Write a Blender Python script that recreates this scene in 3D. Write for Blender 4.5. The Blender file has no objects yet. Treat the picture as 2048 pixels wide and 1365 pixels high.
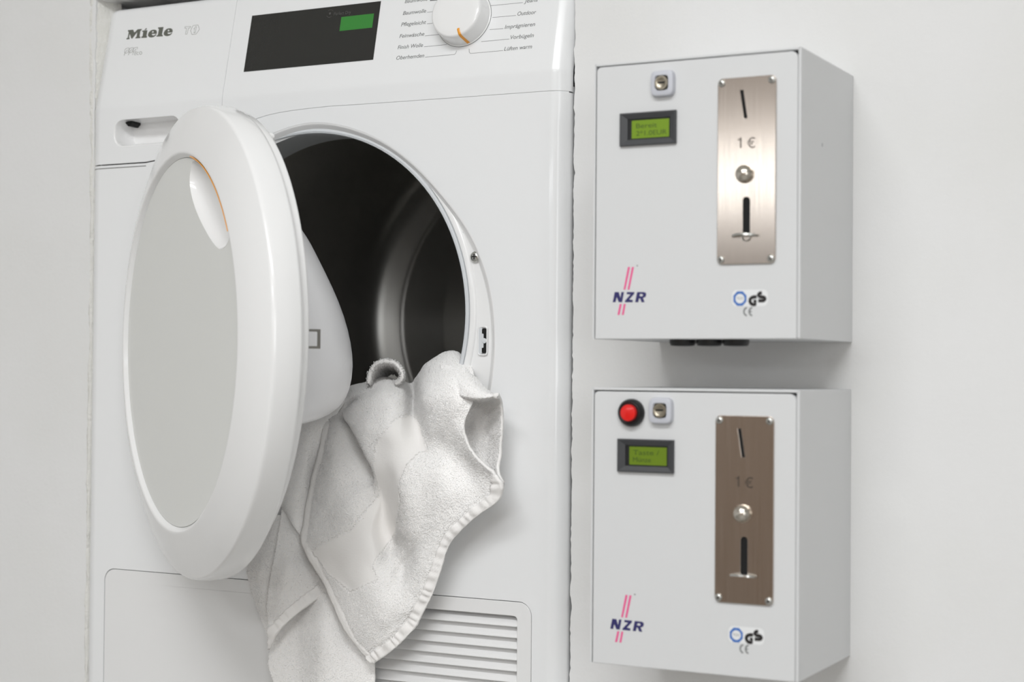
import bpy, bmesh, math, random
import numpy as np
from mathutils import Vector, Matrix, noise

# ------------------------------------------------------------------ camera
sc = bpy.context.scene
Z0 = 1.25                                   # height of the dryer's reference line above the floor
FPX, YAW, PITCH, ROLL = 3322.8, .4858, .0177, .0082
CAM = np.array([.9934, -1.4383, Z0 - .0147])
fw = np.array([-math.sin(YAW)*math.cos(PITCH), math.cos(YAW)*math.cos(PITCH), math.sin(PITCH)])
_r = np.array([math.cos(YAW), math.sin(YAW), 0.]); _u = np.cross(_r, fw)
rt = _r*math.cos(ROLL) + _u*math.sin(ROLL); up = -_r*math.sin(ROLL) + _u*math.cos(ROLL)
cd = bpy.data.cameras.new('camera'); cam = bpy.data.objects.new('camera', cd); sc.collection.objects.link(cam)
cd.sensor_width = 36; cd.lens = 36*FPX/2048; cd.clip_start = .05
cam.matrix_world = Matrix(((rt[0], up[0], -fw[0], CAM[0]), (rt[1], up[1], -fw[1], CAM[1]), (rt[2], up[2], -fw[2], CAM[2]), (0, 0, 0, 1)))
cd.dof.use_dof = True; cd.dof.focus_distance = 1.66; cd.dof.aperture_fstop = 5.0
sc.camera = cam
# ------------------------------------------------------------------ world, lights, exposure
w = bpy.data.worlds.new('world'); sc.world = w; w.use_nodes = True
w.node_tree.nodes['Background'].inputs[0].default_value = (.86, .93, 1., 1); w.node_tree.nodes['Background'].inputs[1].default_value = .25
sc.view_settings.view_transform = 'Standard'; sc.view_settings.look = 'None'; sc.view_settings.gamma = 1
sc.view_settings.exposure = -.11
sc.cycles.diffuse_bounces = 8
def area(name, loc, size, power, rot, col=(1, 1, 1)):
    l = bpy.data.lights.new(name, 'AREA'); l.shape = 'RECTANGLE'; l.size, l.size_y = size; l.energy = power; l.color = col
    o = bpy.data.objects.new(name, l); o.location = loc; o.rotation_euler = rot; sc.collection.objects.link(o); return o
area('ceiling_lamp', (.75, -1.8, 2.66), (1.7, .5), 44, (0, 0, 0), (.975, .99, 1))
area('ceiling_lamp', (.9, -3.9, 2.66), (1.6, .5), 52, (0, 0, 0), (.975, .99, 1))
area('unseen_fill_light', (-.9, -5.4, 2.05), (2.8, .16), 11, (math.radians(90), 0, 0), (.95, .98, 1))  # unseen strip added for the bright band on the coin plate
area('unseen_fill_light', (2.96, -3.75, 1.6), (1.7, 1.3), 34, (math.radians(90), 0, math.radians(90)), (.96, .985, 1))  # unseen panel added on the right to brighten the boxes' sides

# ------------------------------------------------------------------ helpers
def at(px, py, Y):                           # point of the plane y = Y seen at a pixel of the 2048 x 1365 frame
    d = fw*FPX + rt*(px-1024) - up*(py-682.5)
    return CAM + (Y-CAM[1])/d[1]*d
class Frame:
    def __init__(s, o, ex=(1, 0, 0), ez=(0, 0, 1), en=(0, -1, 0)):
        s.o, s.ex, s.ez, s.en = [np.array(v, float) for v in (o, ex, ez, en)]
    def P(s, a, b, c=0.): return s.o + a*s.ex + b*s.ez + c*s.en
    def L(s, px, py, c=0.):                  # pixel -> (a, b) in this plane
        d = fw*FPX + rt*(px-1024) - up*(py-682.5)
        q = CAM + ((s.o+c*s.en-CAM)@s.en)/(d@s.en)*d - s.o
        return (float(q@s.ex), float(q@s.ez))
    def shift(s, a, b, c=0.): return Frame(s.P(a, b, c), s.ex, s.ez, s.en)
ORG = {}
def mesh_obj(name, me, mat, parent=None, smooth=40):
    o = bpy.data.objects.new(name, me); sc.collection.objects.link(o)
    if mat is not None:
        me.materials.clear(); me.materials.append(mat)
    if parent is not None:
        root = parent
        while root.parent: root = root.parent
        me.transform(Matrix.Translation(-root.location)); o.parent = parent
    if smooth:
        me.polygons.foreach_set('use_smooth', [True]*len(me.polygons))
        me.set_sharp_from_angle(angle=math.radians(smooth))
    me.update(); return o
def bm_obj(name, bm, mat, parent=None, smooth=40):
    me = bpy.data.meshes.new(name); bmesh.ops.recalc_face_normals(bm, faces=bm.faces[:]); bm.to_mesh(me); bm.free()
    return mesh_obj(name, me, mat, parent, smooth)
def solid(o, t, off=-1, bake=True, ang=30):
    m = o.modifiers.new('thickness', 'SOLIDIFY'); m.thickness = t; m.offset = off
    if bake:                                 # real thickness with crisp rims
        dg = bpy.context.evaluated_depsgraph_get(); me = bpy.data.meshes.new_from_object(o.evaluated_get(dg)); o.modifiers.clear(); o.data = me
        me.polygons.foreach_set('use_smooth', [True]*len(me.polygons)); me.set_sharp_from_angle(angle=math.radians(ang))
    return o
def root(name, label, cat, loc, group=None):
    o = bpy.data.objects.new(name, None); sc.collection.objects.link(o); o.location = loc; o.empty_display_size = .05
    o['label'] = label; o['category'] = cat
    if group: o['group'] = group
    return o
def curve_mesh(cu):
    ob = bpy.data.objects.new('tmp', cu); sc.collection.objects.link(ob)
    dg = bpy.context.evaluated_depsgraph_get()
    me = bpy.data.meshes.new_from_object(ob.evaluated_get(dg)); bpy.data.objects.remove(ob); bpy.data.curves.remove(cu)
    return me
def join(parts):                             # several meshes -> one bmesh
    bm = bmesh.new()
    for me in parts: bm.from_mesh(me)
    return bm
def frame_mat(F, c=0.):
    o = F.o + c*F.en
    return Matrix(((F.ex[0], F.ez[0], F.en[0], o[0]), (F.ex[1], F.ez[1], F.en[1], o[1]), (F.ex[2], F.ez[2], F.en[2], o[2]), (0, 0, 0, 1)))
def flat(polys, F, c0, c1, bev=0., res=2):   # plate with holes between heights c0..c1 over the plane F
    cu = bpy.data.curves.new('c', 'CURVE'); cu.dimensions = '2D'; cu.fill_mode = 'BOTH'
    cu.extrude = max((c1-c0)/2-bev, 1e-6); cu.bevel_depth = bev; cu.bevel_resolution = res; cu.offset = -bev
    for p in polys:
        s = cu.splines.new('POLY'); s.points.add(len(p)-1); s.use_cyclic_u = True
        for q, v in zip(s.points, p): q.co = (v[0], v[1], 0, 1)
    me = curve_mesh(cu); me.transform(frame_mat(F, (c0+c1)/2)); return me
def tube(pts, r, cyclic=False, res=2, F=None, c=0.):
    cu = bpy.data.curves.new('c', 'CURVE'); cu.dimensions = '3D'; cu.bevel_depth = r; cu.bevel_resolution = res; cu.use_fill_caps = True
    s = cu.splines.new('POLY'); s.points.add(len(pts)-1); s.use_cyclic_u = cyclic
    for q, v in zip(s.points, pts):
        v = F.P(v[0], v[1], c) if F is not None else v
        q.co = (v[0], v[1], v[2], 1)
    return curve_mesh(cu)
def text(s, F, a, b, width, height=None, shear=0., c=0.0, th=.0002, bold=0., spacing=1.):
    cu = bpy.data.curves.new('t', 'FONT'); cu.body = s; cu.size = 1; cu.shear = shear; cu.extrude = .01; cu.offset = bold; cu.space_character = spacing
    me = curve_mesh(cu); v = np.array([x.co for x in me.vertices]); x0, x1 = v[:, 0].min(), v[:, 0].max()
    k = width/(x1-x0); ky = k if height is None else height/.729
    me.transform(Matrix.Diagonal((k, ky, th/.02, 1)) @ Matrix.Translation((-x0, 0, 0)))
    me.transform(frame_mat(F.shift(a, b), c)); return me
def rrect(x0, y0, x1, y1, r, n=6, rs=None):
    rs = rs or (r, r, r, r); out = []
    for (cx, cy, a0, q) in ((x1-rs[0], y1-rs[0], 0, rs[0]), (x0+rs[1], y1-rs[1], 90, rs[1]), (x0+rs[2], y0+rs[2], 180, rs[2]), (x1-rs[3], y0+rs[3], 270, rs[3])):
        for i in range(n+1):
            t = math.radians(a0+90*i/n); out.append((cx+q*math.cos(t), cy+q*math.sin(t)))
    return out
def circ(cx, cy, r, n=32, ry=None): return [(cx+r*math.cos(2*math.pi*i/n), cy+(ry or r)*math.sin(2*math.pi*i/n)) for i in range(n)]
def lathe(prof, F, n=48, cap0=True, cap1=True):
    bm = bmesh.new(); rings = []
    for r, c in prof:
        rings.append([bm.verts.new(F.P(r*math.cos(2*math.pi*i/n), r*math.sin(2*math.pi*i/n), c)) for i in range(n)])
    for A, B in zip(rings, rings[1:]):
        for i in range(n): bm.faces.new((A[i], A[(i+1) % n], B[(i+1) % n], B[i]))
    if cap0: bm.faces.new(rings[0])
    if cap1: bm.faces.new(rings[-1])
    return bm
def bm_me(bm):
    me = bpy.data.meshes.new('m'); bmesh.ops.recalc_face_normals(bm, faces=bm.faces[:]); bm.to_mesh(me); bm.free(); return me
def box_me(a, b, bev=0.):
    bm = bmesh.new(); bmesh.ops.create_cube(bm, size=1)
    for v in bm.verts: v.co = [a[i]+(v.co[i]+.5)*(b[i]-a[i]) for i in range(3)]
    if bev: bmesh.ops.bevel(bm, geom=bm.edges[:], offset=bev, segments=3, affect='EDGES', profile=.5)
    return bm_me(bm)
def sheet(polys, xs, ss, fn):                # flat fill cut along xs / ss lines then bent by fn(x, s) -> point
    me = flat(polys, Frame((0, 0, 0), (1, 0, 0), (0, 1, 0), (0, 0, 1)), 0, 0); bm = bmesh.new(); bm.from_mesh(me)
    top = [f for f in bm.faces if f.normal.z > .5]
    bmesh.ops.delete(bm, geom=[f for f in bm.faces if f not in set(top)], context='FACES')
    bmesh.ops.remove_doubles(bm, verts=bm.verts[:], dist=1e-6)
    for ax, cuts in ((0, xs), (1, ss)):
        for k in cuts:
            co = [0, 0, 0]; co[ax] = k; no = [0, 0, 0]; no[ax] = 1
            bmesh.ops.bisect_plane(bm, geom=bm.verts[:]+bm.edges[:]+bm.faces[:], plane_co=co, plane_no=no, dist=1e-6)
    for v in bm.verts: v.co = fn(v.co.x, v.co.y)
    return bm
def grid_mesh(P, closed_u=False):            # P[rows][cols] of points
    P = np.asarray(P); R, Cn = P.shape[:2]; me = bpy.data.meshes.new('g')
    idx = np.arange(R*Cn).reshape(R, Cn); cc = Cn if closed_u else Cn-1
    j = np.arange(cc); j2 = (j+1) % Cn; f = []
    for i in range(R-1): f += list(zip(idx[i, j], idx[i, j2], idx[i+1, j2], idx[i+1, j]))
    me.from_pydata(P.reshape(-1, 3).tolist(), [], [tuple(int(k) for k in q) for q in f]); return me

# ------------------------------------------------------------------ materials
def srgb(c): return tuple(((v/255+.055)/1.055)**2.4 if v/255 > .04045 else v/255/12.92 for v in c)
def mat(name, col, rough=.5, metal=0., coat=0., bump=None, emis=None, spec=.5, sss=0., aniso=0., sheen=0., dirt=None, lin=False):
    m = bpy.data.materials.new(name); m.use_nodes = True; nt = m.node_tree; b = nt.nodes['Principled BSDF']
    col = col if lin else srgb(col)
    b.inputs['Base Color'].default_value = (*col, 1); b.inputs['Roughness'].default_value = rough; b.inputs['Metallic'].default_value = metal
    b.inputs['Coat Weight'].default_value = coat; b.inputs['Coat Roughness'].default_value = .05; b.inputs['Specular IOR Level'].default_value = spec
    b.inputs['Anisotropic'].default_value = aniso; b.inputs['Sheen Weight'].default_value = sheen
    if sss: b.inputs['Subsurface Weight'].default_value = sss; b.inputs['Subsurface Scale'].default_value = .004; b.inputs['Subsurface Radius'].default_value = (1, .9, .8)
    if emis: b.inputs['Emission Color'].default_value = (*srgb(emis[0]), 1); b.inputs['Emission Strength'].default_value = emis[1]
    tc = nt.nodes.new('ShaderNodeTexCoord')
    if dirt:                                 # (scale, second colour, amount)
        n = nt.nodes.new('ShaderNodeTexNoise'); n.inputs['Scale'].default_value = dirt[0]; n.inputs['Detail'].default_value = 6
        r = nt.nodes.new('ShaderNodeMapRange'); r.inputs[1].default_value = .4; r.inputs[2].default_value = .7; r.inputs[4].default_value = dirt[2]
        x = nt.nodes.new('ShaderNodeMix'); x.data_type = 'RGBA'; x.inputs[6].default_value = (*col, 1); x.inputs[7].default_value = (*srgb(dirt[1]), 1)
        nt.links.new(tc.outputs['Object'], n.inputs['Vector']); nt.links.new(n.outputs[0], r.inputs[0]); nt.links.new(r.outputs[0], x.inputs[0]); nt.links.new(x.outputs[2], b.inputs['Base Color'])
    if bump:                                 # list of (scale, distance, (sx,sy,sz))
        prev = None
        for s, d, sv in bump:
            mp = nt.nodes.new('ShaderNodeMapping'); mp.inputs['Scale'].default_value = sv
            n = nt.nodes.new('ShaderNodeTexNoise'); n.inputs['Scale'].default_value = s; n.inputs['Detail'].default_value = 5
            u = nt.nodes.new('ShaderNodeBump'); u.inputs['Distance'].default_value = d; u.inputs['Strength'].default_value = 1
            nt.links.new(tc.outputs['Object'], mp.inputs[0]); nt.links.new(mp.outputs[0], n.inputs['Vector']); nt.links.new(n.outputs[0], u.inputs['Height'])
            if prev: nt.links.new(prev.outputs[0], u.inputs['Normal'])
            prev = u
        nt.links.new(prev.outputs[0], b.inputs['Normal'])
    return m
M_wall = mat('wall paint', (229, 229, 229), .75, bump=[(9, .002, (1, 1, .35)), (160, .00025, (1, 1, 1))], dirt=(5, (221, 221, 218), .5))
M_plast = mat('rough plaster', (226, 225, 221), .85, bump=[(60, .004, (1, 1, .5)), (260, .0012, (1, 1, 1))], dirt=(40, (210, 210, 204), .5))
M_dry = mat('white enamel', (236, 237, 238), .24, coat=.3)
M_plastic = mat('white plastic', (238, 238, 238), .2, coat=.3)
M_doorp = mat('door insert', (226, 227, 224), .22, coat=.3)
M_flap = mat('flap plastic', (232, 232, 232), .35)
M_gask = mat('grey seal', (210, 213, 216), .5)
M_gaskd = mat('duct plastic', (208, 211, 212), .45)
M_black = mat('black glass', (40, 40, 38), .12, coat=.2, bump=[(900, .00003, (1, 1, 1))])
M_dark = mat('painted hole shade', (8, 8, 8), .8)  # black colour standing in for the shade inside holes and slots
M_print = mat('grey print', (128, 129, 129), .5)
M_logo = mat('logo print', (104, 106, 98), .45, metal=.2)
M_orange = mat('orange plastic', (236, 158, 40), .35)
M_green = mat('green screen', (30, 80, 32), .4, emis=((52, 135, 48), .55), bump=[(1500, .0001, (1, 1, 1))])
M_dim = mat('dim print', (82, 82, 80), .5)
M_drum = mat('stainless drum', (182, 180, 176), .32, metal=.86)
M_rib = mat('drum lifter', (120, 118, 114), .45, metal=.6)
M_steel = mat('steel', (200, 200, 196), .25, metal=1.)
M_boxp = mat('powder coat', (215, 216, 217), .5, bump=[(1400, .00004, (1, 1, 1))])
M_lockp = mat('lock plastic', (196, 198, 206), .35)
M_bez = mat('charcoal plastic', (62, 63, 66), .45)
M_lcd = mat('lcd lime', (98, 124, 14), .4, emis=((112, 150, 8), .30))
M_lcd2 = mat('lcd lime dim', (90, 112, 12), .4, emis=((100, 130, 6), .24))
M_lcdt = mat('lcd text', (62, 84, 16), .5)
M_navy = mat('navy ink', (45, 42, 100), .5); M_pink = mat('pink ink', (232, 96, 150), .5)
M_ink = mat('black ink', (28, 24, 24), .5); M_ce = mat('grey ink', (120, 122, 122), .5); M_blue = mat('blue ink', (62, 112, 186), .45); M_stick = mat('white sticker', (232, 233, 234), .3)
M_red = mat('red plastic', (225, 22, 16), .3, coat=.4); M_blk = mat('black plastic', (24, 24, 25), .4)
M_towel = mat('towel cotton', (247, 245, 243), .95, spec=.1, bump=[(430, .0006, (1, 1, 1)), (1000, .00022, (1, 1, 1))])
M_weave = mat('woven cotton', (248, 246, 244), .9, spec=.1, bump=[(900, .00016, (1, 1, .3)), (900, .00016, (.3, 1, 1))])
M_pile = mat('towel pile', (252, 251, 250), .95, spec=.05)
def brushed(name, col, rough):
    m = mat(name, col, rough, metal=1., aniso=.8); nt = m.node_tree; b = nt.nodes['Principled BSDF']
    tg = nt.nodes.new('ShaderNodeTangent'); tg.direction_type = 'RADIAL'; tg.axis = 'Z'
    tc = nt.nodes.new('ShaderNodeTexCoord'); mp = nt.nodes.new('ShaderNodeMapping'); mp.inputs['Scale'].default_value = (1500, 1500, 14)
    n = nt.nodes.new('ShaderNodeTexNoise'); n.inputs['Scale'].default_value = 1; n.inputs['Detail'].default_value = 3
    u = nt.nodes.new('ShaderNodeBump'); u.inputs['Distance'].default_value = .00004
    nt.links.new(tc.outputs['Object'], mp.inputs[0]); nt.links.new(mp.outputs[0], n.inputs['Vector']); nt.links.new(n.outputs[0], u.inputs['Height']); nt.links.new(u.outputs[0], b.inputs['Normal'])
    r = nt.nodes.new('ShaderNodeMapRange'); r.inputs[3].default_value = rough-.06; r.inputs[4].default_value = rough+.08
    nt.links.new(n.outputs[0], r.inputs[0]); nt.links.new(r.outputs[0], b.inputs['Roughness'])
    return m
M_plate = brushed('brushed coin plate', (205, 194, 184), .20)

# ------------------------------------------------------------------ room
def struct(name, me, m, smooth=0):
    o = mesh_obj(name, me, m, None, smooth); o['kind'] = 'structure'; return o
random.seed(3)
XL, XR, ZT, ZB = -.3035, .2995, Z0+.402, Z0-.462
def jag(a, b, n, amp, ax):                   # uneven plaster edge from a to b
    out = []
    for i in range(n):
        t = i/n; x = a[0]+(b[0]-a[0])*t; z = a[1]+(b[1]-a[1])*t
        k = amp*(noise.noise(Vector((x*60, z*60, ax*7)))+.6*noise.noise(Vector((x*210, z*210, ax*3))))
        out.append((x+(k if ax else 0), z+(0 if ax else k)))
    return out
hole = jag((XL, ZB), (XR, ZB), 30, .001, 0)+jag((XR, ZB), (XR, ZT), 260, .0018, 1)+jag((XR, ZT), (XL, ZT), 60, .004, 0)+jag((XL, ZT), (XL, ZB), 260, .0015, 1)
FW = Frame((0, 0, 0))
wall = join([flat([[(-2.6, 0), (3., 0), (3., 2.7), (-2.6, 2.7)], hole], FW, -.09, 0, .0008, 2)])
for a, b in (((XL-.1, .085, ZB-.05), (XL, .70, ZT+.05)), ((XR, .085, ZB-.05), (XR+.1, .70, ZT+.05)), ((XL, .085, ZT), (XR, .70, ZT+.05)), ((XL, .085, ZB-.05), (XR, .70, ZB)), ((XL-.1, .70, ZB-.05), (XR+.1, .75, ZT+.05))):
    wall.from_mesh(box_me(a, b))
me = bpy.data.meshes.new('wall'); wall.to_mesh(me); wall.free(); struct('wall_back', me, M_wall, 30)
# rough plaster bead along the left reveal, widening towards the top where the panel leans back
G = []
for i in range(240):
    z = Z0-.47+.875*i/239; t = max(0, min(1, (z-Z0-.13)/.25)); row = []
    for j in range(9):
        s = j/8; k = noise.noise(Vector((s*3, z*38, 1.7)))*.0013+noise.noise(Vector((s*9, z*150, 4.)))*.0007
        x = XL-.0035-.005*t+(.007+.015*t)*s; y = -.0012*math.sin(math.pi*min(1, s*1.5+.0))-(.0022*math.sin(math.pi*s))*(1-t*.6)+.024*t*s*s+.004*s
        row.append((x+k, y+k*1.2, z))
    G.append(row)
o = struct('trim_1', grid_mesh(G), M_plast, 60); solid(o, .004, 1 if False else -1)
struct('floor', box_me((-2.6, -6, -.1), (3, .02, 0)), mat('floor tile', (150, 148, 144), .4))
struct('ceiling', box_me((-2.6, -6, 2.7), (3, .02, 2.8)), mat('ceiling paint', (240, 240, 238), .8))
struct('wall_left', box_me((-2.7, -6, 0), (-2.6, .0, 2.7)), M_wall)
struct('wall_right', box_me((3., -6, 0), (3.1, .0, 2.7)), mat('grey wall paint', (195, 194, 192), .7))
struct('wall_front', join_me := bm_me(join([box_me((-2.6, -5.6, 0), (3, -5.5, 1.62)), box_me((-2.6, -5.6, 2.2), (3, -5.5, 2.7)), box_me((-2.6, -5.6, 1.62), (-2., -5.5, 2.2)), box_me((.8, -5.6, 1.62), (3, -5.5, 2.2))])), mat('panelled wall', (150, 132, 116), .6))

# ------------------------------------------------------------------ tumble dryer
DY = -.015
dryer = root('tumble_dryer', 'white front-loading tumble dryer set into the wall, round door ajar with a towel hanging out', 'tumble dryer', (0, .3, ZB))
FD = Frame((0, DY, Z0))
W2, RC = .2975, .017
def corner(x):
    d = abs(x)-(W2-RC)
    return RC-math.sqrt(max(RC*RC-min(d, RC)**2, 0)) if d > 0 else 0.
def bend_front(x, z): return (x, DY+corner(x), Z0+z)
SL = np.array([.0255, .1160]); SL = SL/np.hypot(*SL)            # lean of the control panel (y, z)
ZF = .2745
def bend_top(x, s):                          # s runs up the lower face, over the fold, up the leaning face and round the top edge
    y0 = DY
    rf = .02; th = math.atan2(SL[0], SL[1]); a = rf*th
    if s < ZF-a/2: y, z = 0., s
    elif s < ZF+a/2:
        q = (s-(ZF-a/2))/rf; y, z = rf*(1-math.cos(q)), (ZF-a/2)+rf*math.sin(q)
    else:
        q = s-(ZF+a/2); y = rf*(1-math.cos(th))+q*SL[0]; z = (ZF-a/2)+rf*math.sin(th)+q*SL[1]
    S1 = .387
    if s > S1:                               # top edge rounding radius .009
        q = S1-(ZF+a/2); y = rf*(1-math.cos(th))+q*SL[0]; z = (ZF-a/2)+rf*math.sin(th)+q*SL[1]
        r2 = .009; g = (s-S1)/r2; t1 = th+min(g, math.pi/2-th)
        y += r2*(math.cos(th)-math.cos(t1)); z += r2*(math.sin(t1)-math.sin(th))
        ex = (g-(math.pi/2-th))*r2
        if ex > 0: y += ex
    return (x, y0+y+corner(x), Z0+z)
FS = Frame((0, bend_top(0, ZF+.005)[1], bend_top(0, ZF+.005)[2]), (1, 0, 0), (0, SL[0], SL[1]), (0, -SL[1], SL[0]))
XS = [sg*(W2-RC+RC*math.sin(math.radians(a))) for sg in (-1, 1) for a in (0, 12, 24, 36, 48, 60, 72, 82)]
SS = [ZF-.003+i*.0006 for i in range(11)]+[.387+i*.0015 for i in range(12)]

# seam between the control panel and the front panel
def L0(px, py): return FD.L(px, py)
seam = [(-.2975, .2108), (-.215, .2108), (-.185, .214), (-.16, .222), (-.14, .231), (-.118, .2392)]+[L0(*p) for p in ((500, 243.5), (516, 237), (534, 231.5), (556, 226.5), (583, 222), (615, 218), (660, 213.2))]+[(.06, .2556), (.15, .2548), (.2975, .2538)]
# bezel outlines
Opts = [(946.6, 473), (970, 528), (986, 588), (993, 655), (993, 714), (984, 785), (626, 244), (701, 255.6), (772.6, 285), (836, 335), (895, 402), (935, 453)]
BC = np.array([.004, .008]); pol = []
for p in Opts:
    a, b = np.array(at(p[0], p[1], -.012))[[0, 2]]-np.array([BC[0], Z0+BC[1]]); pol.append((math.atan2(b, a), math.hypot(a, b)))
pol += [(math.pi-t, r) for t, r in pol if t < 1.35] + [(math.radians(-45), .226), (math.radians(-90), .232), (math.radians(-135), .226)]
pol = sorted([((t+math.pi) % (2*math.pi)-math.pi, r) for t, r in pol])
ta = np.array([p[0] for p in pol]); ra = np.array([p[1] for p in pol]); NB = 144
tt = np.linspace(-math.pi, math.pi, NB, endpoint=False)
ro = np.interp(tt, np.r_[ta-2*math.pi, ta, ta+2*math.pi], np.r_[ra, ra, ra])
for _ in range(6): ro = .25*np.roll(ro, 1)+.5*ro+.25*np.roll(ro, -1)
O = np.stack([BC[0]+ro*np.cos(tt), BC[1]+ro*np.sin(tt)], 1)
IC, IR = np.array([-.003, .0412]), .1893
def hit(R):                                   # opening outline met along the same rays
    out = []
    for t in tt:
        d = np.array([math.cos(t), math.sin(t)]); e = BC-IC; b = e@d; out.append(BC+d*(-b+math.sqrt(b*b-e@e+R*R)))
    return np.array(out)
I = hit(IR)
FLX0, FLX1, FLT = L0(210, 1140)[0], L0(1062, 1240)[0], L0(700, 1178)[1]
flap_out = rrect(FLX0, -.449, FLX1, FLT, .013)
lower = [(-.2975, -.455), (.2975, -.455)]+[(x, z-.0007) for x, z in reversed(seam)]
bm = sheet([lower, O.tolist(), rrect(FLX0-.0008, -.4498, FLX1+.0008, FLT+.0008, .0138)], XS, [], bend_front)
solid(bm_obj('front_panel', bm, M_dry, dryer, 30), .0022)
XV = -.1115                                   # seam between container drawer and control panel
pk = [L0(*p) for p in ((228, 262), (229, 246), (237, 238), (250, 236.5))]
PX0, PX1, PZ0, PZ1 = L0(228, 262)[0], -.168, L0(300, 290)[1], L0(300, 235)[1]
pocket = rrect(PX0, PZ0, PX1, PZ1, .0125)
STOP = .398
seamL = [p for p in seam if p[0] < XV]; zx = np.interp(XV, [p[0] for p in seam], [p[1] for p in seam])
dl = [(XV-.00022, STOP), (-.2975, STOP)]+[(x, z+.0007) for x, z in seamL]+[(XV-.00022, zx+.0007)]
pr = [(.2975, STOP), (XV+.00022, STOP), (XV+.00022, zx+.0007)]+[(x, z+.0007) for x, z in seam if x > XV]
drawer = bm_obj('container_drawer_front', sheet([dl, pocket], XS, SS, bend_top), M_dry, dryer, 30); solid(drawer, .0022)
panel = bm_obj('control_panel', sheet([pr], XS, SS, bend_top), M_dry, dryer, 30); solid(panel, .0022)
bmr = bmesh.new(); bmr.from_mesh(grid_mesh([[np.array(bend_top(x, q))+np.array([0, .0012, 0]) for x in (XV-.003, XV+.003)] for q in [zx, .26]+SS[:11]+[.30, .34, .386]])); bm_obj('seam_backing', bmr, M_dry, panel)
sb = [p for p in seam if -.2 < p[0] < .29]+[(.22, .2543), (.2805, .254), (.286, .254), (.290, .2539), (.2935, .2539), (.296, .2538)]
bmr = bmesh.new(); bmr.from_mesh(grid_mesh([[np.array(bend_front(x, z+q))+np.array([0, .0010, 0]) for x, z in sb] for q in (-.002, .002)])); bm_obj('seam_backing', bmr, M_dry, panel)
mesh_obj('panel_groove', tube([bend_front(x, .2070) for x in (-.2965, -.291, -.286, -.2805, -.25, -.215)], .0005), M_print, dryer)
# drawer pull: a scooped pocket
rows = []
for k, (sh, dp) in enumerate(((0, 0), (.0012, -.0006), (.002, -.003), (.0024, -.012), (.0040, -.020), (.007, -.0245), (.0112, -.0255))):
    q = rrect(PX0+sh, PZ0+sh*.95, PX1-sh, PZ1-sh*.1, max(.0125-sh, .0008)); rows.append([FD.P(a, b, dp*(1 if b < (PZ0+PZ1)/2 else 1)) for a, b in q])
bm = bmesh.new(); bm.from_mesh(grid_mesh(rows, True)); bm.verts.ensure_lookup_table(); n = len(rows[0])
bm.faces.new([bm.verts[(len(rows)-1)*n+i] for i in range(n)])
pull = bm_obj('recessed_pull', bm, M_plastic, drawer, 35)
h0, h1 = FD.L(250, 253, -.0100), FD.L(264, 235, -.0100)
mesh_obj('pull_shade_block', flat([[(h0[0], h1[1]), (h1[0], h1[1]), (h1[0]-.0005, h0[1]+.003), (h1[0]-.004, h0[1]), (h0[0]+.004, h0[1]), (h0[0], h0[1]+.004)]], FD, -.0255, -.0100, .0006), M_dark, drawer)  # solid dark block standing in for the shade of a hole
# cabinet: hollow shell
cab = join([box_me((-.2970, .034, ZB), (-.2945, .6, Z0+.385)), box_me((.2945, .034, ZB), (.2970, .6, Z0+.385)), box_me((-.2970, .004, ZB), (-.2945, .034, Z0+.26)), box_me((.2945, .004, ZB), (.2970, .034, Z0+.26)), box_me((-.2970, .030, Z0+.385), (.2970, .6, Z0+.392)), box_me((-.297, .0, ZB), (.297, .6, ZB+.006)), box_me((-.297, .595, ZB), (.297, .6, Z0+.39))])
bm_obj('cabinet', cab, M_dry, dryer, 0)
# service flap with the louvred air intake
GX0, GX1, GT = -.02, L0(1034, 1240)[0], L0(900, 1222)[1]
GB = -.438
flap = bm_obj('service_flap', sheet([flap_out, rrect(GX0, GB, GX1, GT, .004)], [], [], bend_front), M_flap, dryer, 30); solid(flap, .003)
flap.modifiers.new('round', 'BEVEL').width = .0007; flap.modifiers['round'].limit_method = 'ANGLE'
pitch = .01075; prof = []; z = GT
while z > GB-.0:
    prof += [(z, -.0085), (z-.0008, -.0092), (z-.0026, -.0078), (z-pitch*.60, -.0022), (z-pitch*.84, -.0004), (z-pitch+.0006, -.0002), (z-pitch+.0001, -.0009)]; z -= pitch
prof = [(max(z, GB), c) for z, c in prof]
G = [[FD.P(x, z, c) for x in (GX0, GX1)] for z, c in prof]
lv = bmesh.new(); lv.from_mesh(grid_mesh(G))
louv = bm_obj('louvre_grille', lv, M_flap, flap, 50)
# grey ring behind the flap's rim gap
mesh_obj('rim_gap_backing', flat([rrect(FLX0-.004, -.452, FLX1+.004, FLT+.004, .015), rrect(FLX0+.004, -.444, FLX1-.004, FLT-.004, .01)], FD, -.0075, -.0070), M_gaskd, dryer)

# door frame (bezel), seal, duct and drum
vec = I-O; dist = np.linalg.norm(vec, axis=1, keepdims=True); un = vec/dist
def ringrows(spec):
    rows = []
    for kind, d, c in spec:
        P2 = O+un*d if kind == 'o' else I-un*d
        rows.append([FD.P(p[0], p[1], c) for p in P2])
    return rows
rows = ringrows([('o', -.0004, -.004), ('o', -.0002, -.0006), ('o', .0008, -.0002), ('o', .0022, -.0011), ('o', .0050, -.0040), ('o', .0076, -.0070), ('o', .0090, -.0078), ('i', .0124, -.0078), ('i', .0116, -.0064), ('i', .0102, -.0055), ('i', .0066, -.0050), ('i', .0054, -.0056), ('i', .0047, -.0085)])
bez = mesh_obj('door_frame', grid_mesh(rows, True), M_plastic, dryer, 60)
rows = ringrows([('i', .0049, -.010), ('i', .0046, -.0056), ('i', .0041, -.0048), ('i', .0020, -.0048), ('i', .0016, -.0056), ('i', .0010, -.0050), ('i', .0002, -.0056), ('i', .0, -.0066), ('i', .0, -.011), ('i', .0, -.016)])
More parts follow.
